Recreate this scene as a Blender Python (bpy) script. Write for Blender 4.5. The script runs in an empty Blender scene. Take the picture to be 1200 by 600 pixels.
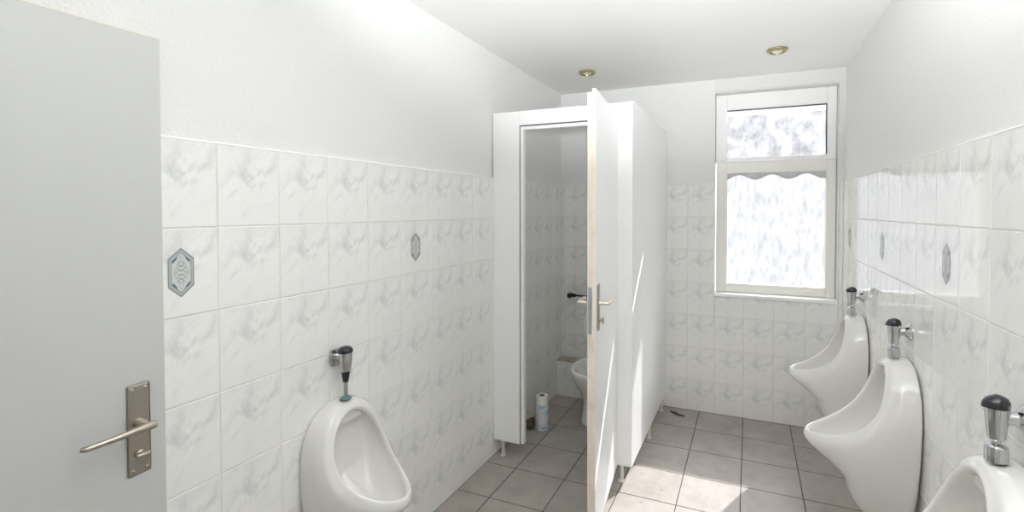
import bpy, bmesh, math, random
from mathutils import Vector, Matrix

random.seed(7)
S = bpy.context.scene
COL = S.collection
PI = math.pi

# ------------------------------------------------------------------ camera
cam_d = bpy.data.cameras.new('camera')
cam = bpy.data.objects.new('camera', cam_d)
COL.objects.link(cam)
CAM_H = 1.5366
cam.location = (0, 0, CAM_H)
cam_d.sensor_fit = 'HORIZONTAL'
cam_d.sensor_width = 36.0
cam_d.lens = 36.0 * 552.504 / 1200
cam_d.shift_x = -(654.70 - 600) / 1200
cam_d.shift_y = -(300 - 257.55) / 1200
cam_d.clip_start = 0.02
cam.rotation_euler = (PI / 2 - 0.0198, 0, 0.3847)
S.camera = cam

# ------------------------------------------------------------------ light
S.view_settings.view_transform = 'Standard'
S.view_settings.look = 'None'
S.view_settings.gamma = 1.0
S.view_settings.use_curve_mapping = False
S.view_settings.exposure = 0.80
WORLD = 0.56
SUN = 8.5
FLASH = 190.0
SUN_DIR = Vector((-0.46, -1.0, -1.0)).normalized()   # the way the sunlight travels
HALO = 38.0  # bright haze around the sun
HALO_W = 0.04
w = bpy.data.worlds.new('daylight')
S.world = w
w.use_nodes = True
_n, _l = w.node_tree.nodes, w.node_tree.links
_bg = _n['Background']
_tc = _n.new('ShaderNodeTexCoord')
_dot = _n.new('ShaderNodeVectorMath'); _dot.operation = 'DOT_PRODUCT'
_dot.inputs[1].default_value = -SUN_DIR
_l.new(_tc.outputs['Generated'], _dot.inputs[0])
_e = []
for op, val in (('SUBTRACT', 1.0), ('DIVIDE', HALO_W), ('EXPONENT', 0), ('MULTIPLY', HALO), ('ADD', WORLD)):
    k = _n.new('ShaderNodeMath'); k.operation = op
    k.inputs[1].default_value = val
    _l.new(_e[-1].outputs[0] if _e else _dot.outputs['Value'], k.inputs[0])
    _e.append(k)
_bg.inputs[0].default_value = (0.97, 0.985, 1.0, 1)
_l.new(_e[-1].outputs[0], _bg.inputs[1])
sd = bpy.data.lights.new('sun', 'SUN')
sd.energy = SUN
sd.angle = math.radians(0.6)
sd.color = (1.0, 0.97, 0.92)
so = bpy.data.objects.new('sun', sd)
COL.objects.link(so)
so.location = (3, 8, 6)
so.rotation_euler = SUN_DIR.to_track_quat('-Z', 'Y').to_euler()
# the photographer's flash, turned up and back so that it bounces off the ceiling behind the camera
fd = bpy.data.lights.new('flash', 'SPOT')
fd.energy = FLASH
fd.spot_size = math.radians(92)
fd.spot_blend = 0.6
fd.shadow_soft_size = 0.04
fd.color = (0.97, 0.985, 1.0)
fo = bpy.data.objects.new('flash', fd)
COL.objects.link(fo)
fo.location = (0.0, 0.03, 1.66)
fo.rotation_euler = Vector((-0.16, 0.95, 0.98)).to_track_quat('-Z', 'Y').to_euler()
cy = S.cycles
cy.max_bounces = 14
cy.diffuse_bounces = 10
cy.glossy_bounces = 6
cy.transmission_bounces = 8
cy.caustics_reflective = False
cy.sample_clamp_indirect = 8.0

# ------------------------------------------------------------------ sizes
A = 1.4802      # left wall tile face at x = -A
B = 0.5966      # right wall tile face
D = 3.7244      # back wall tile face
CEIL = 2.516
TOP = 1.737     # top of the tiling
YF = -0.12      # front wall inner face
TT = 0.008      # tile thickness
TW, TH = 0.2008, 0.25
WX0, WX1, WZ0, WZ1 = -0.245, 0.566, 0.887, 2.415   # window recess

# ------------------------------------------------------------------ materials
MATS = {}

def srgb(r, g, b):
    def f(c):
        c /= 255.0
        return c / 12.92 if c <= 0.04045 else ((c + 0.055) / 1.055) ** 2.4
    return (f(r), f(g), f(b), 1)

def principled(name, col, rough=0.5, metal=0.0, coat=0.0, bump=None, spot=None):
    m = bpy.data.materials.new(name)
    m.use_nodes = True
    nt = m.node_tree
    bs = nt.nodes['Principled BSDF']
    bs.inputs['Base Color'].default_value = col
    bs.inputs['Roughness'].default_value = rough
    bs.inputs['Metallic'].default_value = metal
    bs.inputs['Coat Weight'].default_value = coat
    bs.inputs['Coat Roughness'].default_value = 0.04
    tc = nt.nodes.new('ShaderNodeTexCoord')
    if bump:
        scale, strength, dist, detail = bump
        n = nt.nodes.new('ShaderNodeTexNoise')
        n.inputs['Scale'].default_value = scale
        n.inputs['Detail'].default_value = detail
        b = nt.nodes.new('ShaderNodeBump')
        b.inputs['Strength'].default_value = strength
        b.inputs['Distance'].default_value = dist
        nt.links.new(tc.outputs['Object'], n.inputs['Vector'])
        nt.links.new(n.outputs['Fac'], b.inputs['Height'])
        nt.links.new(b.outputs['Normal'], bs.inputs['Normal'])
    if spot:
        scale, lo, hi, col2 = spot
        n = nt.nodes.new('ShaderNodeTexNoise')
        n.inputs['Scale'].default_value = scale
        n.inputs['Detail'].default_value = 5
        r = nt.nodes.new('ShaderNodeMapRange')
        r.inputs['From Min'].default_value = lo
        r.inputs['From Max'].default_value = hi
        mx = nt.nodes.new('ShaderNodeMix')
        mx.data_type = 'RGBA'
        mx.inputs['A'].default_value = col
        mx.inputs['B'].default_value = col2
        nt.links.new(tc.outputs['Object'], n.inputs['Vector'])
        nt.links.new(n.outputs['Fac'], r.inputs['Value'])
        nt.links.new(r.outputs['Result'], mx.inputs['Factor'])
        nt.links.new(mx.outputs['Result'], bs.inputs['Base Color'])
    MATS[name] = m
    return m

principled('plaster', (0.785, 0.79, 0.785, 1), 0.85, bump=(90, 0.5, 0.006, 3))
principled('ceiling_paint', (0.86, 0.855, 0.84, 1), 0.9, bump=(140, 0.15, 0.002, 2))
principled('grout', (0.74, 0.72, 0.68, 1), 0.8, spot=(14, 0.5, 0.75, (0.60, 0.57, 0.52, 1)))
principled('floor_grout', (0.085, 0.075, 0.068, 1), 0.9, spot=(9, 0.45, 0.7, (0.13, 0.12, 0.11, 1)))
principled('ceramic', (0.74, 0.73, 0.705, 1), 0.12, coat=0.6)
principled('toilet_ceramic', (0.80, 0.81, 0.79, 1), 0.15, coat=0.5)
principled('white_laminate', (0.89, 0.895, 0.89, 1), 0.28, bump=(30, 0.05, 0.001, 2))
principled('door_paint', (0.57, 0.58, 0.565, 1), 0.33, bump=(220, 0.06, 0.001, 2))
principled('raw_edge', srgb(238, 228, 214), 0.6, spot=(22, 0.5, 0.8, srgb(224, 208, 186)))
principled('seam', (0.12, 0.13, 0.14, 1), 0.6)
principled('gasket', (0.05, 0.06, 0.10, 1), 0.6)
principled('upvc', (0.90, 0.89, 0.84, 1), 0.35)
principled('upvc_white', (0.92, 0.92, 0.91, 1), 0.35)
principled('chrome', (0.62, 0.63, 0.64, 1), 0.09, 1.0)
principled('dull_chrome', (0.60, 0.60, 0.59, 1), 0.25, 1.0)
principled('satin_nickel', (0.47, 0.43, 0.37, 1), 0.36, 1.0)
principled('cream_metal', (0.78, 0.72, 0.62, 1), 0.3, 0.4)
principled('steel_strip', (0.55, 0.62, 0.68, 1), 0.35, 0.8)
principled('black_plastic', (0.012, 0.012, 0.018, 1), 0.22, coat=0.3)
principled('verdigris', srgb(96, 130, 128), 0.45, 0.3)
principled('brass', (0.50, 0.42, 0.22, 1), 0.3, 0.9)
principled('lamp_lens', (0.75, 0.72, 0.60, 1), 0.3)
principled('dark_iron', (0.05, 0.048, 0.045, 1), 0.5, 0.6)
principled('foot_plastic', (0.72, 0.72, 0.70, 1), 0.4)
principled('foot_dark', (0.10, 0.10, 0.10, 1), 0.6)
principled('paper', (0.85, 0.86, 0.86, 1), 0.9, bump=(60, 0.3, 0.002, 2))
principled('paper_blue', srgb(222, 230, 233), 0.7, spot=(20, 0.52, 0.62, srgb(160, 204, 222)))
principled('ledge_cap', srgb(160, 146, 132), 0.7, spot=(20, 0.4, 0.6, srgb(190, 182, 172)))
principled('cardboard', srgb(120, 100, 80), 0.9)
principled('litter_brown', srgb(112, 96, 80), 0.9, spot=(16, 0.45, 0.55, srgb(58, 47, 40)))
principled('litter_white', srgb(190, 182, 172), 0.9)
principled('scrap', srgb(92, 76, 62), 0.9)
principled('lace', (0.62, 0.62, 0.62, 1), 0.9)
principled('motif_grey', srgb(180, 184, 185), 0.2)
principled('motif_line', srgb(146, 153, 156), 0.2)
principled('motif_light', srgb(208, 211, 209), 0.2)
principled('motif_dark', srgb(96, 118, 124), 0.2)
principled('silicone', (0.86, 0.86, 0.85, 1), 0.4)

def tile_material():
    m = bpy.data.materials.new('marbled_tile')
    m.use_nodes = True
    nt = m.node_tree
    N, Lk = nt.nodes, nt.links
    bs = N['Principled BSDF']
    uv = N.new('ShaderNodeUVMap')
    uv.uv_map = 'tile'
    # turn the tile's own coordinates so that x runs along the veins (upper right to lower left)
    mp = N.new('ShaderNodeMapping')
    mp.inputs['Rotation'].default_value = (0, 0, math.radians(-52))
    mp.inputs['Scale'].default_value = (1.0, 1.0, 1.0)
    Lk.new(uv.outputs['UV'], mp.inputs['Vector'])
    st = N.new('ShaderNodeMapping')
    st.inputs['Scale'].default_value = (1.7, 2.8, 1)
    st.inputs['Location'].default_value = (3.37, 1.2, 0.4)
    Lk.new(mp.outputs['Vector'], st.inputs['Vector'])
    n1 = N.new('ShaderNodeTexNoise')
    n1.inputs['Scale'].default_value = 1.25
    n1.inputs['Detail'].default_value = 7
    n1.inputs['Roughness'].default_value = 0.62
    n1.inputs['Distortion'].default_value = 0.7
    Lk.new(st.outputs['Vector'], n1.inputs['Vector'])
    r1 = N.new('ShaderNodeMapRange')
    r1.interpolation_type = 'SMOOTHSTEP'
    r1.inputs['From Min'].default_value = 0.40
    r1.inputs['From Max'].default_value = 0.74
    Lk.new(n1.outputs['Fac'], r1.inputs['Value'])
    # the cloud is densest along a diagonal from the upper right corner to the left middle
    dt = N.new('ShaderNodeVectorMath'); dt.operation = 'DOT_PRODUCT'
    dt.inputs[1].default_value = (-0.846, 1.0, 0.0)
    Lk.new(uv.outputs['UV'], dt.inputs[0])
    sb = N.new('ShaderNodeMath'); sb.operation = 'SUBTRACT'; sb.inputs[1].default_value = 0.17
    Lk.new(dt.outputs['Value'], sb.inputs[0])
    ab = N.new('ShaderNodeMath'); ab.operation = 'ABSOLUTE'
    Lk.new(sb.outputs[0], ab.inputs[0])
    r2 = N.new('ShaderNodeMapRange')
    r2.interpolation_type = 'SMOOTHSTEP'
    r2.inputs['From Min'].default_value = 0.02
    r2.inputs['From Max'].default_value = 0.50
    r2.inputs['To Min'].default_value = 1.0
    r2.inputs['To Max'].default_value = 0.22
    Lk.new(ab.outputs[0], r2.inputs['Value'])
    ad = N.new('ShaderNodeMath'); ad.operation = 'MULTIPLY'; ad.use_clamp = True
    Lk.new(r1.outputs['Result'], ad.inputs[0])
    Lk.new(r2.outputs['Result'], ad.inputs[1])
    mx = N.new('ShaderNodeMix'); mx.data_type = 'RGBA'
    mx.inputs['A'].default_value = (0.87, 0.87, 0.855, 1)
    mx.inputs['B'].default_value = (0.545, 0.575, 0.585, 1)
    Lk.new(ad.outputs[0], mx.inputs['Factor'])
    Lk.new(mx.outputs['Result'], bs.inputs['Base Color'])
    bs.inputs['Roughness'].default_value = 0.10
    bs.inputs['Coat Weight'].default_value = 0.35
    bs.inputs['Coat Roughness'].default_value = 0.03
    MATS['marbled_tile'] = m

def floor_material():
    m = bpy.data.materials.new('floor_tile')
    m.use_nodes = True
    nt = m.node_tree
    N, Lk = nt.nodes, nt.links
    bs = N['Principled BSDF']
    tc = N.new('ShaderNodeTexCoord')
    n1 = N.new('ShaderNodeTexNoise')
    n1.inputs['Scale'].default_value = 5
    n1.inputs['Detail'].default_value = 8
    n1.inputs['Roughness'].default_value = 0.7
    Lk.new(tc.outputs['Object'], n1.inputs['Vector'])
    n2 = N.new('ShaderNodeTexNoise')
    n2.inputs['Scale'].default_value = 26
    n2.inputs['Detail'].default_value = 3
    Lk.new(tc.outputs['Object'], n2.inputs['Vector'])
    cr = N.new('ShaderNodeValToRGB')
    cr.color_ramp.elements[0].position = 0.3
    cr.color_ramp.elements[0].color = (0.31, 0.278, 0.252, 1)
    cr.color_ramp.elements[1].position = 0.72
    cr.color_ramp.elements[1].color = (0.45, 0.412, 0.38, 1)
    Lk.new(n1.outputs['Fac'], cr.inputs['Fac'])
    r = N.new('ShaderNodeMapRange')
    r.inputs['From Min'].default_value = 0.70
    r.inputs['From Max'].default_value = 0.76
    r.inputs['To Max'].default_value = 0.6
    Lk.new(n2.outputs['Fac'], r.inputs['Value'])
    mx = N.new('ShaderNodeMix'); mx.data_type = 'RGBA'
    mx.inputs['B'].default_value = (0.10, 0.08, 0.07, 1)
    Lk.new(r.outputs['Result'], mx.inputs['Factor'])
    Lk.new(cr.outputs['Color'], mx.inputs['A'])
    Lk.new(mx.outputs['Result'], bs.inputs['Base Color'])
    bs.inputs['Roughness'].default_value = 0.42
    MATS['floor_tile'] = m

def glass_material(name, base, dark, scale, lo, hi, mapscale, clear):
    m = bpy.data.materials.new(name)
    m.use_nodes = True
    nt = m.node_tree
    N, Lk = nt.nodes, nt.links
    N.remove(N['Principled BSDF'])
    out = N['Material Output']
    tc = N.new('ShaderNodeTexCoord')
    mp = N.new('ShaderNodeMapping')
    mp.inputs['Scale'].default_value = mapscale
    Lk.new(tc.outputs['Object'], mp.inputs['Vector'])
    n = N.new('ShaderNodeTexNoise')
    n.inputs['Scale'].default_value = scale
    n.inputs['Detail'].default_value = 7
    n.inputs['Roughness'].default_value = 0.7
    Lk.new(mp.outputs['Vector'], n.inputs['Vector'])
    r = N.new('ShaderNodeMapRange')
    r.inputs['From Min'].default_value = lo
    r.inputs['From Max'].default_value = hi
    Lk.new(n.outputs['Fac'], r.inputs['Value'])
    mx = N.new('ShaderNodeMix'); mx.data_type = 'RGBA'
    mx.inputs['A'].default_value = base
    mx.inputs['B'].default_value = dark
    Lk.new(r.outputs['Result'], mx.inputs['Factor'])
    tr = N.new('ShaderNodeBsdfTranslucent')
    Lk.new(mx.outputs['Result'], tr.inputs['Color'])
    gl = N.new('ShaderNodeBsdfTransparent')
    Lk.new(mx.outputs['Result'], gl.inputs['Color'])
    ms = N.new('ShaderNodeMixShader')
    ms.inputs[0].default_value = clear
    Lk.new(tr.outputs[0], ms.inputs[1])
    Lk.new(gl.outputs[0], ms.inputs[2])
    Lk.new(ms.outputs[0], out.inputs['Surface'])
    MATS[name] = m

tile_material()
floor_material()
glass_material('frosted_glass', (0.77, 0.775, 0.79, 1), (0.53, 0.535, 0.56, 1), 18.0, 0.34, 0.74, (2.0, 1, 0.6), 0.90)
glass_material('dirty_glass', (0.47, 0.474, 0.485, 1), (0.26, 0.264, 0.275, 1), 11.0, 0.30, 0.70, (1.4, 1, 1.0), 0.25)

# ------------------------------------------------------------------ helpers
def link(name, bm, mats, parent=None, smooth=False, loc=None, subsurf=0, sharp=None):
    me = bpy.data.meshes.new(name)
    bmesh.ops.recalc_face_normals(bm, faces=bm.faces)
    bm.to_mesh(me)
    bm.free()
    if isinstance(mats, str):
        mats = [mats]
    for m in mats:
        me.materials.append(MATS[m])
    o = bpy.data.objects.new(name, me)
    COL.objects.link(o)
    if smooth:
        for p in me.polygons:
            p.use_smooth = True
    if sharp is not None:
        me.set_sharp_from_angle(angle=math.radians(sharp))
    if subsurf:
        md = o.modifiers.new('smooth', 'SUBSURF')
        md.levels = subsurf
        md.render_levels = subsurf
    if parent:
        o.parent = parent
    if loc:
        o.location = loc
    return o

def empty(name, loc=(0, 0, 0), rotz=0.0):
    o = bpy.data.objects.new(name, None)
    o.empty_display_size = 0.1
    COL.objects.link(o)
    o.location = loc
    o.rotation_euler = (0, 0, rotz)
    return o

def tag(o, label, cat, group=None):
    o['label'] = label
    o['category'] = cat
    if group:
        o['group'] = group
    return o

def struct(o, label=None):
    o['kind'] = 'structure'
    if label:
        o['label'] = label
    return o

def add_box(bm, x0, x1, y0, y1, z0, z1, bev=0.0, mat=0, seg=2):
    t = bmesh.new()
    bmesh.ops.create_cube(t, size=1)
    for v in t.verts:
        v.co = Vector(((x0 + x1) / 2 + v.co.x * (x1 - x0), (y0 + y1) / 2 + v.co.y * (y1 - y0), (z0 + z1) / 2 + v.co.z * (z1 - z0)))
    if bev:
        bmesh.ops.bevel(t, geom=list(t.edges), offset=bev, segments=seg, affect='EDGES', profile=0.5)
    for f in t.faces:
        f.material_index = mat
    tmp = bpy.data.meshes.new('tmp')
    t.to_mesh(tmp); t.free()
    bm.from_mesh(tmp)
    bpy.data.meshes.remove(tmp)

def box(*a, **k):
    bm = bmesh.new()
    add_box(bm, *a, **k)
    return bm

def add_lathe(bm, prof, seg=28, center=(0, 0, 0), axis='Z', mat=0, squash=(1, 1)):
    """prof: list of (radius, height); the ends are closed."""
    rings = []
    for r, h in prof:
        ring = []
        for i in range(seg):
            a = 2 * PI * i / seg
            u, v = r * math.cos(a) * squash[0], r * math.sin(a) * squash[1]
            if axis == 'Z':
                c = (u, v, h)
            elif axis == 'X':
                c = (h, u, v)
            else:
                c = (u, h, v)
            ring.append(bm.verts.new(Vector(c) + Vector(center)))
        rings.append(ring)
    for a, b in zip(rings, rings[1:]):
        for i in range(seg):
            f = bm.faces.new((a[i], a[(i + 1) % seg], b[(i + 1) % seg], b[i]))
            f.material_index = mat
    for ring in (rings[0], rings[-1]):
        f = bm.faces.new(ring)
        f.material_index = mat

def add_tube(bm, pts, r, seg=14, mat=0):
    pts = [Vector(p) for p in pts]
    rs = r if isinstance(r, (list, tuple)) else [r] * len(pts)
    rings = []
    up = Vector((0.13, 0.29, 1)).normalized()
    for i, p in enumerate(pts):
        d = (pts[min(i + 1, len(pts) - 1)] - pts[max(i - 1, 0)]).normalized()
        u = d.cross(up)
        if u.length < 0.05:
            u = d.cross(Vector((1, 0, 0)))
        u.normalize()
        v = d.cross(u)
        rings.append([bm.verts.new(p + (u * math.cos(2 * PI * k / seg) + v * math.sin(2 * PI * k / seg)) * rs[i]) for k in range(seg)])
    for a, b in zip(rings, rings[1:]):
        for i in range(seg):
            f = bm.faces.new((a[i], a[(i + 1) % seg], b[(i + 1) % seg], b[i])); f.material_index = mat
    for ring in (rings[0], rings[-1]):
        f = bm.faces.new(ring); f.material_index = mat

def arc_path(p0, corner, p1, r, n=6):
    p0, c, p1 = Vector(p0), Vector(corner), Vector(p1)
    a = c + (p0 - c).normalized() * r
    b = c + (p1 - c).normalized() * r
    out = [p0]
    for i in range(n + 1):
        t = i / n
        out.append(a * (1 - t) ** 2 + c * 2 * t * (1 - t) + b * t * t)
    out.append(p1)
    return out

def rect_minus(r, h):
    x0, x1, y0, y1 = r
    a0, a1, b0, b1 = h
    if a0 >= x1 or a1 <= x0 or b0 >= y1 or b1 <= y0:
        return [r]
    out = []
    if a0 > x0: out.append((x0, a0, y0, y1))
    if a1 < x1: out.append((a1, x1, y0, y1))
    m0, m1 = max(x0, a0), min(x1, a1)
    if b0 > y0: out.append((m0, m1, y0, b0))
    if b1 < y1: out.append((m0, m1, b1, y1))
    return out

def tile_field(place, u0, u1, v0, v1, uo, vo, pw, ph, gap, depth, hole=None, bevel=0.0018, tilt=0.0, flip=False):
    """A field of bevelled tiles on a grout bed; place(u, v, d) gives the 3D point, d counted out of the wall."""
    bm = bmesh.new()
    uvl = bm.loops.layers.uv.new('tile')
    i0 = math.floor((u0 - uo) / pw) - 1
    j0 = math.floor((v0 - vo) / ph) - 1
    rnd = random.Random(3)
    i = i0
    while uo + i * pw < u1:
        j = j0
        while vo + j * ph < v1:
            cu, cv = uo + i * pw, vo + j * ph
            r = (max(cu + gap / 2, u0), min(cu + pw - gap / 2, u1), max(cv + gap / 2, v0), min(cv + ph - gap / 2, v1))
            j += 1
            if r[1] - r[0] < 0.006 or r[3] - r[2] < 0.006:
                continue
            for q in (rect_minus(r, hole) if hole else [r]):
                if q[1] - q[0] < 0.006 or q[3] - q[2] < 0.006:
                    continue
                ta, tb = rnd.gauss(0, tilt), rnd.gauss(0, tilt)
                mu, mv = (q[0] + q[1]) / 2, (q[2] + q[3]) / 2
                def vert(u, v, lvl):
                    dd = depth * lvl + (ta * (u - mu) + tb * (v - mv)) * (1 if lvl > 0.5 else 0)
                    return bm.verts.new(place(u, v, dd))
                levels = [(0.0, 0.0), (0.0, 0.72), (bevel * 0.4, 0.93), (bevel, 1.0)]
                rings = []
                for ins, lv in levels:
                    rings.append([(vert(u, v, lv), u, v) for u, v in ((q[0] + ins, q[2] + ins), (q[1] - ins, q[2] + ins), (q[1] - ins, q[3] - ins), (q[0] + ins, q[3] - ins))])
                faces = []
                for a, b in zip(rings, rings[1:]):
                    for k in range(4):
                        faces.append([a[k], a[(k + 1) % 4], b[(k + 1) % 4], b[k]])
                faces.append(rings[-1])
                for fv in faces:
                    f = bm.faces.new([t[0] for t in fv])
                    for lp, t in zip(f.loops, fv):
                        uu = (t[1] - cu) / pw
                        if flip:
                            uu = 1 - uu
                        lp[uvl].uv = (uu, (t[2] - cv) / ph)
        i += 1
    rects = rect_minus((u0, u1, v0, v1), hole) if hole else [(u0, u1, v0, v1)]
    for q in rects:
        f = bm.faces.new([bm.verts.new(place(u, v, depth * 0.80)) for u, v in ((q[0], q[2]), (q[1], q[2]), (q[1], q[3]), (q[0], q[3]))])
        f.material_index = 1
    return bm

def motif(place, cu, cv, parent):
    """Printed elongated hexagon on a decor tile: grey border, pale field, dark corner leaves."""
    bm = bmesh.new()
    def hexa(w, h, k):
        return [(0, h), (w, h * k), (w, -h * k), (0, -h), (-w, -h * k), (-w, h * k)]
    def poly(pts, d, mat):
        f = bm.faces.new([bm.verts.new(place(cu + x, cv + y, d)) for x, y in pts])
        f.material_index = mat
    def ringp(p, q, d, mat):
        n = len(p)
        a = [bm.verts.new(place(cu + x, cv + y, d)) for x, y in p]
        b = [bm.verts.new(place(cu + x, cv + y, d)) for x, y in q]
        for i in range(n):
            f = bm.faces.new((a[i], a[(i + 1) % n], b[(i + 1) % n], b[i])); f.material_index = mat
    H, W = 0.070, 0.033
    ringp(hexa(W, H, .56), hexa(W - .003, H - .005, .56), .0010, 1)
    ringp(hexa(W - .003, H - .005, .56), hexa(W - .007, H - .012, .54), .0010, 0)
    ringp(hexa(W - .007, H - .012, .54), hexa(W - .009, H - .015, .54), .0010, 1)
    poly(hexa(W - .009, H - .015, .54), .0010, 2)
    # centre lattice of thin diamonds
    for k in range(-2, 3):
        y = k * 0.012
        ww = 0.016 - abs(k) * 0.004
        ringp([(0, y + .010), (ww, y), (0, y - .010), (-ww, y)], [(0, y + .0078), (ww - .0026, y), (0, y - .0078), (-ww + .0026, y)], .0013 + 0.0001 * k, 1)
    ringp([(0, .05), (.02, 0), (0, -.05), (-.02, 0)], [(0, .046), (.0175, 0), (0, -.046), (-.0175, 0)], .0016, 0)
    for sx in (-1, 1):
        for sy in (-1, 1):
            poly([(sx * .009, sy * .046), (sx * .0215, sy * .034), (sx * .022, sy * .025), (sx * .012, sy * .038)], .0018, 3)
    return link('tile_motif', bm, ['motif_grey', 'motif_line', 'motif_light', 'motif_dark'], parent)

# ------------------------------------------------------------------ room shell
WT = 0.16
fl = struct(link('floor', box(-A - TT - WT, B + TT + WT, YF - WT, D + TT + WT, -0.13, -0.006), 'floor_grout'), 'grey square floor tiles with dark dirty joints')
ft = link('floor_tiles', tile_field(lambda u, v, d: Vector((u, v, -0.006 + d)), -A, B, YF, D, -0.034, 2.788, 0.3115, 0.3075, 0.005, 0.006, tilt=0.0006, bevel=0.0015), ['floor_tile', 'floor_grout'], fl)
struct(link('ceiling', box(-A - TT - WT, B + TT + WT, YF - WT, D + TT + WT, CEIL, CEIL + 0.12), 'ceiling_paint'), 'plain white ceiling')
wl = struct(link('wall_left', box(-A - TT - WT, -A - TT, YF - WT, D + TT + WT, 0, CEIL), 'plaster'), 'left wall, rough white plaster over pale marbled tiles')
wr = struct(link('wall_right', box(B + TT, B + TT + WT, YF - WT, D + TT + WT, 0, CEIL), 'plaster'), 'right wall behind three urinals, plaster over glossy tiles')
bm = bmesh.new()
for q in rect_minus((-A - TT, B + TT, 0, CEIL), (WX0, WX1, WZ0, WZ1)):
    add_box(bm, q[0], q[1], D + TT, D + TT + WT, q[2], q[3])
wb = struct(link('wall_back', bm, 'plaster'), 'back wall with the window, plaster over pale marbled tiles')
bm = bmesh.new()
for q in rect_minus((-A - TT, B + TT, 0, CEIL), (-1.435, -0.60, -1, 2.0)):
    add_box(bm, q[0], q[1], YF - WT, YF, q[2], q[3])
struct(link('wall_front', bm, 'plaster'), 'wall with the entrance doorway')

# unseen corridor, added outside the entrance doorway to keep stray daylight out
bm = bmesh.new()
add_box(bm, -1.9, 0.0, -1.60, -1.48, 0, 2.3)
add_box(bm, -2.0, -1.9, -1.60, YF - WT - .001, 0, 2.3)
add_box(bm, 0.0, 0.1, -1.60, YF - WT - .001, 0, 2.3)
struct(link('wall_added_corridor', bm, 'plaster'), 'unseen corridor walls added outside the doorway to block daylight')
struct(link('ceiling_added_corridor', box(-2.0, 0.1, -1.60, YF - WT - .001, 2.3, 2.4), 'ceiling_paint'), 'unseen corridor ceiling added outside the doorway to block daylight')
struct(link('floor_added_corridor', box(-2.0, 0.1, -1.60, YF - WT - .001, -0.13, -0.001), 'floor_tile'), 'unseen corridor floor added outside the doorway to block daylight')

PL = lambda u, v, d: Vector((-A - TT + d, u, v))
PR = lambda u, v, d: Vector((B + TT - d, u, v))
PB = lambda u, v, d: Vector((u, D + TT - d, v))
link('wall_tiles', tile_field(PL, YF, D, 0, TOP, 0.927, TOP, TW, TH, 0.003, TT, tilt=0.002), ['marbled_tile', 'grout'], wl)
link('wall_tiles', tile_field(PR, YF, D, 0, TOP, 1.597, TOP, TW, TH, 0.003, TT, tilt=0.0012, flip=True), ['marbled_tile', 'grout'], wr)
link('wall_tiles', tile_field(PB, -A, B, 0, TOP, -0.035, TOP, 0.2025, TH, 0.003, TT, hole=(WX0, WX1, WZ0, 3), tilt=0.002), ['marbled_tile', 'grout'], wb)
for par, P, y0, y1 in ((wl, PL, YF, D), (wr, PR, YF, D), (wb, PB, -A, WX0)):
    bm = bmesh.new()   # white sealant bead on the tiles' top edge
    c = [P(u, TOP + dz, d) for u in (y0, y1) for dz, d in ((0, 0), (0, TT), (0.003, TT * 0.8), (0.006, 0))]
    vs = [bm.verts.new(x) for x in c]
    for k in range(3):
        bm.faces.new((vs[k], vs[k + 1], vs[k + 5], vs[k + 4]))
    link('sealant_bead', bm, 'silicone', par)
for cu in (0.827, 1.831):
    motif(lambda u, v, d: PL(u, v, TT + d), cu, TOP - 1.5 * TH, wl)
for cu in (1.898, 2.701, 3.504):
    motif(lambda u, v, d: PR(u, v, TT + d), cu, TOP - 1.5 * TH, wr)

principled('lintel_shade', (0.74, 0.74, 0.73, 1), 0.8, bump=(90, 0.3, 0.004, 3))  # plaster in shade above the window, the shade put into this grey
struct(link('trim_shade', box(WX0, B + TT - .001, D - .002, D + TT - .0005, WZ1 + .006, CEIL - .001, .001), 'lintel_shade'), 'added band with painted shade on the plaster between the window and the ceiling')  # thin board added over the bare plaster to carry that shade

# ------------------------------------------------------------------ window
win = struct(empty('window_1', ((WX0 + WX1) / 2, D + 0.1, WZ0)), 'white framed window with frosted panes, small pane over a large one')
wloc = win.location.copy()
def wpart(name, bm, mats, parent=None, **k):
    o = link(name, bm, mats, None, **k)
    o.parent = parent or win
    if parent is None:
        o.location = -wloc
    return o
FY0, FY1 = D + 0.085, D + 0.155           # frame depth
GX0, GX1 = -0.162, 0.502                  # glass opening
def ring_frame(bm, x0, x1, z0, z1, gx0, gx1, gz0, gz1, y0, y1, bev=0.006):
    for q in ((x0, gx0, z0, z1), (gx1, x1, z0, z1), (gx0 - .001, gx1 + .001, z0, gz0), (gx0 - .001, gx1 + .001, gz1, z1)):
        add_box(bm, q[0], q[1], y0, y1, q[2], q[3], bev)
bm = bmesh.new()
ring_frame(bm, WX0 + .002, WX1 - .002, 1.905, WZ1 - .002, GX0, GX1, 1.932, 2.292, FY0, FY1)
wpart('transom_frame', bm, 'upvc_white')
bm = bmesh.new()
ring_frame(bm, WX0 + .008, WX1 - .004, 0.918, 1.903, GX0, GX1, 0.982, 1.815, FY0 - 0.012, FY1)
ring_frame(bm, GX0 - .012, GX1 + .012, 0.970, 1.827, GX0 + .004, GX1 - .004, 0.987, 1.811, FY0 - 0.018, FY0 - .010, 0.002)
wpart('casement_frame', bm, 'upvc')
wpart('mullion_strip', box(WX0 + .004, WX1 - .004, FY0 - 0.022, FY0 + .002, 1.895, 1.912, 0.004), 'upvc_white')
wpart('window_sill', box(WX0 + .001, WX1 - .001, D - 0.012, FY1, WZ0 + .0005, WZ0 + .030, 0.006), 'upvc_white')
SLIT = 0.036
wpart('pane', box(GX0 - .004, GX1 + .004, FY1 - .010, FY1 - .004, 0.978, 1.819), 'frosted_glass')
wpart('pane', box(GX0 - .004, GX1 + .004, FY1 - .010, FY1 - .004, 1.928, 2.292 - SLIT), 'dirty_glass')
bm = bmesh.new()
add_box(bm, GX0, GX1, FY0 - .002, FY0 + .008, 2.286, 2.292)
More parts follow.
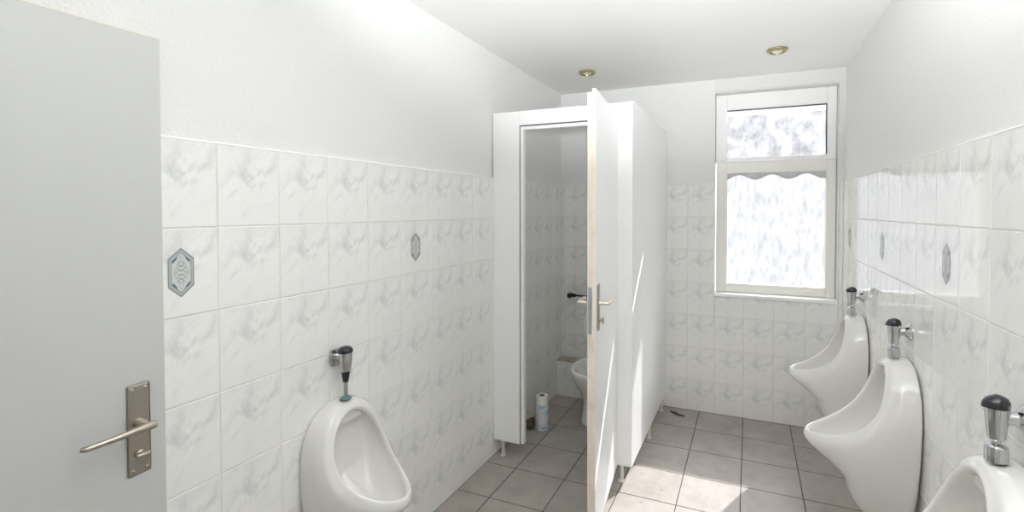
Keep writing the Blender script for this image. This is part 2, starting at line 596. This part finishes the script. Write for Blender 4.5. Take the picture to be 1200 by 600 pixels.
add_box(bm, GX1 - .005, GX1, FY0 - .002, FY0 + .008, 1.94, 2.292)
wpart('gasket', bm, 'gasket')
# lace valance across the head of the lower pane
bm = bmesh.new()
n = 120
rows = []
for i in range(n + 1):
    t = i / n
    x = GX0 + .004 + t * (GX1 - GX0 - .008)
    yy = FY0 - .024 + 0.004 * math.sin(t * 75) + 0.003 * math.sin(t * 31 + 1)
    sc = 0.5 + 0.5 * math.cos(2 * PI * (t - 0.30) / 0.34)
    low = 1.812 - 0.012 - 0.036 * sc - 0.0015 * math.sin(t * 160)
    rows.append([bm.verts.new((x, yy, 1.817)), bm.verts.new((x, yy + .001, (1.817 + low) / 2)), bm.verts.new((x, yy, low))])
for a, b in zip(rows, rows[1:]):
    for k in range(2):
        bm.faces.new((a[k], b[k], b[k + 1], a[k + 1]))
val = link('lace_valance', bm, 'lace', smooth=True)
md = val.modifiers.new('thick', 'SOLIDIFY'); md.thickness = 0.0012
tag(val, 'grey scalloped lace strip hanging across the head of the lower window pane', 'curtain')

# ------------------------------------------------------------------ entrance door (open against the left wall)
DW = 0.862
dr = struct(empty('door_1', (-1.440, -0.108, 0.008), PI / 2 - math.radians(1.1)), 'plain white entrance door standing open against the left wall')
# local x runs from the hinge to the free edge, local -y faces the room
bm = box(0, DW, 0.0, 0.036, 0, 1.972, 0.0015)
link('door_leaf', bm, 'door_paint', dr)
bm = box(0.002, DW - .001, 0.001, 0.035, 1.9722, 1.9745)
link('raw_top_edge', bm, 'raw_edge', dr)
HX = DW - 0.060
hz = 0.995
hp = link('handle_plate', box(HX - .024, HX + .024, -0.006, -0.0002, 0.865, 1.093, 0.0045, seg=3), 'satin_nickel', dr)
for sz in (0.877, 1.081):
    for sx in (-.014, .014):
        bm = bmesh.new()
        add_lathe(bm, [(0.0042, 0), (0.0042, -0.0012), (0.0028, -0.0022), (0.0004, -0.0024)], 12, (HX + sx, -0.006, sz), 'Y')
        link('screw', bm, 'satin_nickel', hp, smooth=True, sharp=40)
bm = bmesh.new()
add_lathe(bm, [(0.013, 0.0), (0.013, -0.010), (0.0095, -0.014), (0.0095, -0.046)], 20, (HX, -0.006, hz), 'Y')
add_tube(bm, [(HX + .012, -0.050, hz), (HX + .004, -0.051, hz), (HX - .02, -0.053, hz), (HX - .07, -0.053, hz - .002), (HX - .118, -0.052, hz - .003), (HX - .128, -0.046, hz - .003)],
         [.0095, .0100, .0088, .0075, .0066, .0045], 14)
link('lever_handle', bm, 'satin_nickel', dr, smooth=True, sharp=50)
bm = bmesh.new()
add_lathe(bm, [(0.012, 0), (0.012, -0.005), (0.009, -0.008), (0.0065, -0.009), (0.0065, -.016)], 18, (HX, -0.006, 0.918), 'Y')
add_box(bm, HX - .016, HX + .016, -0.028, -0.018, 0.9125, 0.9235, 0.004)
link('thumb_turn', bm, 'satin_nickel', dr, smooth=True, sharp=50)
bm = bmesh.new()
add_box(bm, HX - .022, HX + .022, 0.0362, 0.040, 0.865, 1.093, 0.001)
link('back_plate', bm, 'satin_nickel', dr)
for z0 in (0.25, 1.65):
    bm = bmesh.new()
    add_lathe(bm, [(0.008, z0), (0.008, z0 + .10)], 12, (-0.007, 0.004, 0))
    link('hinge', bm, 'satin_nickel', dr, smooth=True, sharp=50)

# ------------------------------------------------------------------ toilet cubicle
YC = 2.568
XJ, XS, XE = -1.300, -0.690, -0.600     # opening left, opening right, outer face
Z0, Z1 = 0.100, 2.137
cub = tag(empty('toilet_cubicle', (-1.04, YC + 0.02, 0)), 'white laminate toilet cubicle on short feet with its door swung open', 'toilet cubicle')
coff = -cub.location
def cpart(name, bm, mats, parent=None, **k):
    o = link(name, bm, mats, parent or cub, **k)
    if parent is None:
        o.location = coff
    return o
cpart('front_panel', box(-A + .001, XJ, YC, YC + .038, Z0, Z1, 0.0015), 'white_laminate')
cpart('header_panel', box(XJ + .0004, XS - .0004, YC, YC + .038, 2.052, Z1, 0.0015), 'white_laminate')
bm = box(XS, XE, YC, YC + .038, Z0, Z1, 0.0015)
cpart('corner_stile', bm, 'white_laminate')
cpart('side_panel', box(XE - .034, XE - .0005, YC + .0385, D - .002, Z0, Z1 + .01, 0.0015), 'white_laminate')
# rebate strips round the opening and the dark joint beside them
bm = bmesh.new()
add_box(bm, XJ + .004, XJ + .024, YC + .012, YC + .044, Z0, 2.050, 0.001)
add_box(bm, XS - .024, XS - .004, YC + .012, YC + .044, Z0, 2.050, 0.001)
add_box(bm, XJ + .024, XS - .024, YC + .012, YC + .044, 2.026, 2.046, 0.001)
cpart('door_stop', bm, 'upvc_white')
bm = bmesh.new()
add_box(bm, XJ, XJ + .004, YC + .010, YC + .036, Z0 + .002, 2.052)
add_box(bm, XS - .004, XS, YC + .010, YC + .036, Z0 + .002, 2.052)
add_box(bm, XJ + .004, XS - .004, YC + .010, YC + .036, 2.046, 2.052)
cpart('joint_seal', bm, 'seam')
def foot(x, y):
    bm = bmesh.new()
    add_lathe(bm, [(0.0005, 0.0), (0.017, 0.0), (0.017, 0.006), (0.011, 0.010), (0.011, 0.088), (0.016, 0.092), (0.016, 0.0995)], 18, (x, y, 0))
    return cpart('foot', bm, 'foot_plastic', smooth=True, sharp=40)
for x, y in ((-1.423, YC + .02), (-0.662, YC + .022), (-0.617, 3.15), (-0.617, 3.62)):
    foot(x, y)
# door: local x from hinge to free edge, local -y... the outer face looks to +X when open
ang = math.radians(-90 + 6.0)
LW = 0.625
cd = empty('door', (XS - 0.004 - cub.location.x, YC - 0.002 - cub.location.y, 0.0), ang)
cd.parent = cub
# in door space: +x towards free edge, +y is the side that shows to the right (outer face)
DZ0, DZ1 = 0.104, 2.062
bm = bmesh.new()
add_box(bm, 0.0, LW, -0.002, 0.0135, DZ0, DZ1, 0.002)                # overlapping lip
add_box(bm, 0.012, LW - .013, -0.026, -0.002, DZ0 + .004, DZ1 - .014, 0.001)
leaf = link('door_leaf', bm, 'white_laminate', cd)
bm = bmesh.new()
add_box(bm, LW + .0001, LW + .0016, -0.0015, 0.0130, DZ0 + .001, DZ1 - .001)
add_box(bm, LW - .0130, LW - .0112, -0.0255, -0.0022, DZ0 + .005, DZ1 - .015)
link('raw_edge', bm, 'raw_edge', cd)
LZ = 1.125
bm = bmesh.new()
add_box(bm, LW - .0112, LW - .0098, -0.022, -0.006, LZ - .13, LZ + .075, 0.0006)
add_box(bm, LW - .010, LW - .002, -0.019, -0.009, LZ - .008, LZ + .010, 0.002)
link('lock_strip', bm, 'steel_strip', cd)
KX = LW - 0.050
bm = bmesh.new()
add_box(bm, KX - .017, KX + .017, 0.0136, 0.0200, LZ - .120, LZ + .085, 0.003)
add_box(bm, KX - .017, KX + .017, -0.0325, -0.0262, LZ - .120, LZ + .085, 0.003)
link('handle_plate', bm, 'satin_nickel', cd)
bm = bmesh.new()
for y0, sg in ((0.020, 1), (-0.0325, -1)):
    add_lathe(bm, [(0.010, 0), (0.010, 0.006 * sg), (0.0075, .010 * sg), (0.0075, .034 * sg)], 16, (KX, y0, LZ), 'Y')
    add_tube(bm, arc_path((KX, y0 + .008 * sg, LZ), (KX, y0 + .042 * sg, LZ), (KX - .105, y0 + .042 * sg, LZ), 0.012) + [(KX - .116, y0 + .036 * sg, LZ)], [.008] * 9 + [.0065, .004], 12)
link('lever_handle', bm, 'cream_metal', cd, smooth=True, sharp=50)
bm = bmesh.new()
add_lathe(bm, [(0.009, 0), (0.009, 0.006), (0.005, .009), (.005, .016)], 14, (KX, 0.020, LZ - .075), 'Y')
add_box(bm, KX - .004, KX + .004, 0.034, 0.040, LZ - .090, LZ - .062, .002)
link('thumb_turn', bm, 'satin_nickel', cd, smooth=True, sharp=50)
for z0 in (0.35, 1.75):
    bm = bmesh.new()
    add_lathe(bm, [(0.007, z0), (0.007, z0 + .085)], 12, (-0.0075, 0.010, 0))
    link('hinge', bm, 'steel_strip', cd, smooth=True, sharp=50)

# ------------------------------------------------------------------ urinals
# nine stations from the top of the rim down one side to the lip; x out of the wall, y sideways, z up
R_ = [(.085, 0, .930), (.088, .060, .915), (.100, .115, .862), (.115, .145, .785), (.150, .150, .708), (.210, .135, .652), (.290, .100, .616), (.352, .058, .602), (.385, 0, .598)]
M1 = [(.075, 0, .944), (.080, .070, .929), (.094, .130, .868), (.113, .163, .778), (.152, .168, .690), (.214, .150, .622), (.298, .110, .580), (.362, .062, .568), (.388, 0, .568)]
M2 = [(.050, 0, .950), (.050, .082, .938), (.060, .143, .880), (.075, .178, .783), (.112, .183, .672), (.165, .172, .565), (.215, .138, .492), (.234, .086, .470), (.240, 0, .460)]
M3 = [(.020, 0, .950), (.020, .084, .938), (.025, .148, .882), (.030, .182, .788), (.052, .188, .668), (.085, .178, .530), (.155, .146, .400), (.198, .098, .370), (.215, 0, .362)]
B_ = [(0, 0, .949), (0, .083, .937), (0, .148, .882), (0, .181, .790), (0, .187, .668), (0, .178, .515), (0, .158, .355), (0, .115, .283), (0, 0, .274)]
IA = [(.088, 0, .903), (.093, .050, .891), (.106, .094, .846), (.123, .121, .779), (.155, .127, .711), (.210, .113, .661), (.282, .080, .626), (.334, .044, .611), (.358, 0, .607)]
IB = [(.060, 0, .898), (.062, .054, .884), (.068, .102, .838), (.080, .132, .768), (.113, .139, .682), (.172, .124, .622), (.250, .088, .583), (.308, .048, .570), (.334, 0, .567)]
M4 = [(.010, 0, .950), (.010, .084, .938), (.012, .148, .882), (.014, .182, .789), (.024, .188, .668), (.042, .178, .522), (.090, .154, .365), (.150, .100, .300), (.172, 0, .297)]
IC = [(.032, 0, .880), (.032, .050, .866), (.032, .095, .825), (.034, .120, .758), (.044, .124, .655), (.078, .092, .578), (.130, .062, .532), (.182, .034, .514), (.206, 0, .510)]

def lerp(p, q, t):
    return tuple(a + (b - a) * t for a, b in zip(p, q))

def urinal_mesh():
    crown = [tuple(Vector(lerp(r, a, .5)) + Vector((.0075, 0, .0065))) for r, a in zip(R_, IA)]
    ctr = (.045, 0, .64)
    ctr2 = (.10, 0, .56)
    ringsets = [B_, M4, M3, [lerp(a, b, .35) for a, b in zip(M2, M3)], M2, [lerp(a, b, .45) for a, b in zip(M1, M2)], M1,
                R_, crown, IA, IB, [lerp(a, b, .5) for a, b in zip(IB, IC)], IC,
                [lerp(a, ctr, .45) for a in IC], [lerp(a, ctr, .85) for a in IC]]
    bm = bmesh.new()
    rings = []
    for rs in ringsets:
        full = [rs[0]] + rs[1:8] + [rs[8]] + [(x, -y, z) for x, y, z in reversed(rs[1:8])]
        rings.append([bm.verts.new(p) for p in full])
    n = 16
    for a, b in zip(rings, rings[1:]):
        for i in range(n):
            bm.faces.new((a[i], a[(i + 1) % n], b[(i + 1) % n], b[i]))
    c = bm.verts.new(ctr)
    for i in range(n):
        bm.faces.new((rings[-1][i], rings[-1][(i + 1) % n], c))
    cb = bm.verts.new((0, 0, .62))
    for i in range(n):
        bm.faces.new((rings[0][(i + 1) % n], rings[0][i], cb))
    return bm

def make_urinal():
    root = empty('urinal')
    link('bowl', urinal_mesh(), 'ceramic', root, smooth=True, subsurf=3)
    # small hood under the head of the rim where the water enters
    bm = bmesh.new()
    pts = [(-.075, .894), (-.066, .856), (.066, .856), (.075, .894)]
    f0 = [bm.verts.new((.034, y, z)) for y, z in pts]
    f1 = [bm.verts.new((.078, y * .95, z + .006)) for y, z in pts]
    for k in range(3):
        bm.faces.new((f0[k], f0[k + 1], f1[k + 1], f1[k]))
    bm.faces.new(f1); bm.faces.new(f0); bm.faces.new((f0[3], f0[0], f1[0], f1[3]))
    bmesh.ops.bevel(bm, geom=list(bm.edges), offset=.004, segments=2, affect='EDGES')
    link('water_spreader', bm, 'ceramic', root, smooth=True, sharp=45)
    bm = bmesh.new()
    add_tube(bm, [(.095, .060, .315), (.090, .085, .262), (.075, .110, .245), (.050, .115, .245), (.003, .115, .245)], .017, 16)
    add_lathe(bm, [(.030, .003), (.030, .008), (.024, .012)], 20, (0, .115, .245), 'X')
    link('waste_pipe', bm, 'dull_chrome', root, smooth=True, sharp=50)
    return root

def copy_tree(o, parent=None):
    c = o.copy()
    COL.objects.link(c)
    if parent:
        c.parent = parent
    for ch in list(o.children):
        copy_tree(ch, c)
    return c

def place(o, loc, rz, sc, label, cat, group):
    o.location = loc
    o.rotation_euler = (0, 0, rz)
    o.scale = (sc, sc, sc)
    return tag(o, label, cat, group)

proto = make_urinal()
UG = 'wall urinals along the right wall'
place(proto, (B, 1.40, 0), PI, 1, 'white ceramic urinal nearest the camera on the right wall, cut by the frame', 'urinal', UG)
u2 = copy_tree(proto)
place(u2, (B, 2.25, 0), PI, 1, 'white ceramic urinal in the middle of the three on the right wall', 'urinal', UG)
u3 = copy_tree(proto)
place(u3, (B, 3.09, 0), PI, 1, 'white ceramic urinal under the window end of the right wall, farthest away', 'urinal', UG)
u4 = copy_tree(proto)
place(u4, (-A, 1.355, 0.815 - .949 * .92), 0, .92, 'single white ceramic urinal on the left tiled wall, below the green pipe flange', 'urinal', None)

# ------------------------------------------------------------------ flush valves
def make_valve():
    """Origin on the wall at the level of the urinal's top; x out of the wall."""
    root = empty('flush_valve')
    ax = .056
    bm = bmesh.new()
    add_lathe(bm, [(.019, .0005), (.0225, .002), (.0225, .030), (.021, .036), (.014, .041), (.009, .043)], 26, (ax, 0, 0))
    link('coupling', bm, 'chrome', root, smooth=True, sharp=35)
    bm = bmesh.new()
    add_lathe(bm, [(.0085, .041), (.0085, .050), (.0150, .0515), (.0172, .054), (.0215, .095), (.0238, .120), (.0242, .127), (.017, .129)], 28, (ax, 0, 0))
    link('valve_body', bm, 'chrome', root, smooth=True, sharp=35)
    bm = bmesh.new()   # black push cap, drooping to a point away from the wall
    prof = [(.020, .126), (.0240, .1275), (.0247, .133), (.0237, .142), (.019, .150), (.010, .1545), (.002, .156)]
    add_lathe(bm, prof, 28, (ax, 0, 0))
    for v in bm.verts:
        dx = v.co.x - ax
        if dx > 0:
            v.co.x += dx * 0.2
            v.co.z -= dx * 0.30 * (1 if v.co.z > .13 else .2)
    link('push_cap', bm, 'black_plastic', root, smooth=True, sharp=50)
    bm = bmesh.new()
    add_tube(bm, [(.046, 0, .104), (.030, 0, .104), (.012, 0, .104)], .0165, 18)
    link('side_arm', bm, 'chrome', root, smooth=True, sharp=50)
    bm = bmesh.new()
    add_lathe(bm, [(.034, .0003), (.034, .003), (.029, .008), (.022, .015), (.018, .020), (.016, .021)], 28, (0, 0, .104), 'X')
    link('wall_rosette', bm, 'chrome', root, smooth=True, sharp=35)
    return root

va = make_valve()
VG = 'flush valves along the right wall'
vl = .9495
place(va, (B, 1.40, vl), PI, 1, 'chrome flush valve with black cap over the nearest urinal, at right frame edge', 'flush valve', VG)
v2 = copy_tree(va)
place(v2, (B, 2.25, vl), PI, 1, 'chrome flush valve with black cap over the middle right urinal', 'flush valve', VG)
v3 = copy_tree(va)
place(v3, (B, 3.09, vl), PI, 1, 'chrome flush valve with black cap over the far urinal by the window', 'flush valve', VG)

# the older valve on the left wall: square wall plate, black cone, thin pipe, green flange
lv = empty('flush_valve', (-A, 1.355, .8155))
tag(lv, 'flush valve with square wall plate, black cone and green flange, on left wall', 'flush valve')
ax = .052
bm = bmesh.new()
add_lathe(bm, [(.0215, .0003), (.0225, .002), (.0215, .005), (.011, .009), (.009, .012)], 24, (ax, 0, 0))
link('pipe_flange', bm, 'verdigris', lv, smooth=True, sharp=40)
bm = bmesh.new()
add_lathe(bm, [(.0078, .008), (.0078, .075)], 18, (ax, 0, 0))
link('flush_pipe', bm, 'dull_chrome', lv, smooth=True, sharp=40)
bm = bmesh.new()
add_lathe(bm, [(.0095, .066), (.0105, .068), (.0155, .100), (.0165, .106), (.012, .108)], 24, (ax, 0, 0))
link('cone_nut', bm, 'black_plastic', lv, smooth=True, sharp=40)
bm = bmesh.new()
add_lathe(bm, [(.014, .1055), (.0165, .107), (.021, .130), (.0235, .155), (.0235, .178), (.018, .180)], 28, (ax, 0, 0))
link('valve_body', bm, 'dull_chrome', lv, smooth=True, sharp=35)
bm = bmesh.new()
add_lathe(bm, [(.020, .1775), (.027, .179), (.028, .184), (.026, .192), (.020, .199), (.010, .2025), (.002, .2035)], 28, (ax, 0, 0))
link('push_cap', bm, 'black_plastic', lv, smooth=True, sharp=50)
bm = bmesh.new()
add_lathe(bm, [(.016, .010), (.016, .040)], 18, (0, 0, .158), 'X')
link('side_arm', bm, 'dull_chrome', lv, smooth=True, sharp=50)
link('wall_plate', box(.0005, .012, -.027, .027, .126, .188, .002), 'dull_chrome', lv)

# ------------------------------------------------------------------ inside the cubicle
TX, TY = -1.036, 3.30
toi = tag(empty('toilet', (TX, TY, 0)), 'white ceramic pedestal toilet half hidden behind the open cubicle door', 'toilet')
def ell(bm, cx, cyy, z, rx, rf, rb, n=24):
    """egg outline: rf reaches to the front (-y), rb to the back"""
    out = []
    for i in range(n):
        a = 2 * PI * i / n
        s = math.sin(a)
        out.append(bm.verts.new((cx + rx * math.cos(a), cyy + (rb if s > 0 else rf) * s, z)))
    return out
def loft(bm, rings, cap0=True, cap1=True):
    n = len(rings[0])
    for a, b in zip(rings, rings[1:]):
        for i in range(n):
            bm.faces.new((a[i], a[(i + 1) % n], b[(i + 1) % n], b[i]))
    if cap0: bm.faces.new(rings[0])
    if cap1: bm.faces.new(rings[-1])
bm = bmesh.new()
loft(bm, [ell(bm, 0, 0, z, rx, rf, rb) for z, rx, rf, rb in (
    (0, .105, .165, .25), (.006, .112, .172, .25), (.03, .108, .165, .25), (.10, .092, .135, .24), (.17, .095, .13, .24), (.23, .125, .165, .25), (.30, .163, .225, .26), (.355, .180, .252, .265), (.385, .184, .26, .265),
    (.397, .180, .255, .262), (.400, .170, .243, .255), (.396, .150, .215, .20), (.375, .138, .20, .18), (.31, .115, .165, .14), (.24, .075, .10, .09), (.215, .04, .05, .05))])
link('bowl', bm, 'toilet_ceramic', toi, smooth=True, subsurf=1)
bm = bmesh.new()   # raised seat ring leaning on the back
st = []
for i in range(32):
    a = 2 * PI * i / 32
    ox, oz = .182 * math.cos(a), .215 * math.sin(a)
    ix, iz = .115 * math.cos(a), .150 * math.sin(a)
    def seatp(x, z, dy): return (x, .235 + .10 * ((z + .215) / .43) * .5 + dy, .420 + .215 + z)
    st.append([bm.verts.new(seatp(ox, oz, -.009)), bm.verts.new(seatp(ix, iz, -.009)), bm.verts.new(seatp(ix, iz, .009)), bm.verts.new(seatp(ox, oz, .009))])
for i in range(32):
    a, b = st[i], st[(i + 1) % 32]
    for k in range(4):
        bm.faces.new((a[k], a[(k + 1) % 4], b[(k + 1) % 4], b[k]))
bmesh.ops.bevel(bm, geom=[e for e in bm.edges if len(e.link_faces) == 2 and e.calc_face_angle(0) > 1.0], offset=.004, segments=2, affect='EDGES')
link('seat', bm, 'upvc', toi, smooth=True, sharp=50)
for sx in (-.075, .075):
    bm = bmesh.new()
    add_tube(bm, [(sx, .215, .398), (sx, .215, .418), (sx, .236, .428)], .010, 12)
    link('seat_hinge', bm, 'upvc', toi, smooth=True, sharp=50)

ledge = bmesh.new()
add_box(ledge, -A + .001, -0.637, 3.612, D - .001, 0.001, 0.288, 0.002)
lo = tag(link('pipe_ledge', ledge, 'grout'), 'low tiled ledge along the back wall inside the cubicle', 'ledge')
link('ledge_tiles', tile_field(lambda u, v, d: Vector((u, 3.612 - d, v)), -A + .002, -0.638, 0.001, 0.288, -A, 0.29, 0.2008, 0.29, .003, .006, tilt=.001), ['marbled_tile', 'grout'], lo)
link('ledge_top', box(-A + .002, -0.638, 3.606, D - .001, 0.2885, 0.297, .002), 'ledge_cap', lo)

sv = tag(empty('stop_valve', (-1.375, D, .83)), 'dark water stop valve on the cubicle back wall above the toilet', 'valve')
bm = bmesh.new()
add_tube(bm, [(0, -.001, 0), (0, -.05, 0)], .013, 14)
add_tube(bm, [(-.03, -.05, 0), (.03, -.05, 0), (.05, -.05, 0), (.25, -.05, -.004)], [.015, .015, .0075, .0075], 14)
link('pipe', bm, 'dark_iron', sv, smooth=True, sharp=50)
bm = bmesh.new()
add_lathe(bm, [(.006, -.05), (.006, -.072), (.019, -.074), (.022, -.079), (.019, -.084), (.006, -.086)], 18, (-.005, 0, 0), 'Y')
link('hand_wheel', bm, 'dark_iron', sv, smooth=True, sharp=40)
bm = bmesh.new()
add_lathe(bm, [(.026, -.0005), (.026, -.004), (.018, -.008)], 18, (0, 0, 0), 'Y')
link('wall_rosette', bm, 'dull_chrome', sv, smooth=True, sharp=40)

roll = tag(empty('paper_towel_roll', (-1.343, 3.005, 0)), 'upright white paper towel roll in pale blue wrap on the cubicle floor', 'paper roll')
bm = bmesh.new()
add_lathe(bm, [(.022, .001), (.042, .0005), (.0435, .004), (.0435, .232), (.042, .238), (.022, .2385), (.021, .225)], 32, (0, 0, 0))
link('paper', bm, 'paper', roll, smooth=True, sharp=40)
bm = bmesh.new()
add_lathe(bm, [(.0437, .012), (.0444, .013), (.0444, .180), (.0437, .182)], 32, (0, 0, 0))
link('wrapper', bm, 'paper_blue', roll, smooth=True, sharp=40)
bm = bmesh.new()
add_lathe(bm, [(.0205, .2255), (.0205, .2392), (.0165, .2392), (.0165, .2262)], 24, (0, 0, 0))
link('cardboard_core', bm, 'cardboard', roll, smooth=True, sharp=40)

def crumple(rx, ry, rz, seed, amt):
    rnd = random.Random(seed)
    bm = bmesh.new()
    bmesh.ops.create_icosphere(bm, subdivisions=3, radius=1)
    dirs = [(Vector((rnd.gauss(0, 1), rnd.gauss(0, 1), rnd.gauss(0, 1))).normalized(), rnd.uniform(.55, .95)) for _ in range(26)]
    for v in bm.verts:
        n = v.co.normalized()
        s = 1.0
        for d, k in dirs:
            dd = n.dot(d)
            if dd > .2:
                s = min(s, k / dd) if k / dd < s else s
        s *= 1 + rnd.uniform(-amt, amt)
        v.co = Vector((n.x * rx * s, n.y * ry * s, n.z * rz * s))
    zmin = min(v.co.z for v in bm.verts)
    for v in bm.verts:
        v.co.z -= zmin
    return bm
lt = link('crumpled_litter', crumple(.040, .05, .058, 4, .10), 'litter_brown', loc=(-1.414, 2.96, 0))
tag(lt, 'crumpled brown litter on the cubicle floor against the left wall', 'litter')
lw_ = link('crumpled_paper', crumple(.034, .036, .036, 9, .06), 'litter_white', loc=(-1.414, 2.962, .094))
tag(lw_, 'pale crumpled paper lying on top of the brown litter in the cubicle', 'litter')

def scrap(x, y, L, w_, rot, seed, label):
    rnd = random.Random(seed)
    bm = bmesh.new()
    rows = []
    for i in range(9):
        t = i / 8
        hw = w_ * (0.25 + math.sin(PI * min(max(t, .06), .94))) * rnd.uniform(.7, 1.1)
        px = (t - .5) * L
        cyy = rnd.uniform(-.006, .006)
        rows.append([bm.verts.new((px, cyy - hw, .0015 + rnd.uniform(0, .006))), bm.verts.new((px, cyy, .004 + rnd.uniform(0, .008))), bm.verts.new((px, cyy + hw, .0015 + rnd.uniform(0, .006)))])
    for a, b in zip(rows, rows[1:]):
        for k in range(2):
            bm.faces.new((a[k], b[k], b[k + 1], a[k + 1]))
    o = link('dry_leaf', bm, 'scrap', smooth=True, loc=(x, y, 0.0005))
    o.rotation_euler = (0, 0, rot)
    md = o.modifiers.new('thick', 'SOLIDIFY'); md.thickness = .0015
    return tag(o, label, 'debris')
scrap(-.495, 3.60, .13, .016, -.5, 2, 'dry brown scrap on the floor near the cubicle back corner')

# ------------------------------------------------------------------ ceiling downlights
def downlight(x, y, label):
    root = tag(empty('ceiling_downlight', (x, y, CEIL)), label, 'ceiling light', 'brass ceiling downlights')
    bm = bmesh.new()
    add_lathe(bm, [(.040, -.0005), (.058, -.0005), (.060, -.004), (.057, -.012), (.048, -.018), (.041, -.016), (.038, -.006)], 32, (0, 0, 0))
    link('trim_ring', bm, 'brass', root, smooth=True, sharp=40)
    bm = bmesh.new()
    add_lathe(bm, [(.037, -.005), (.037, -.008), (.030, -.014), (.015, -.020), (.002, -.021)], 28, (0, 0, 0))
    link('lens', bm, 'lamp_lens', root, smooth=True, sharp=40)
downlight(-1.071, 3.18, 'brass ceiling downlight above the cubicle door')
downlight(0.149, 3.18, 'brass ceiling downlight in front of the window')
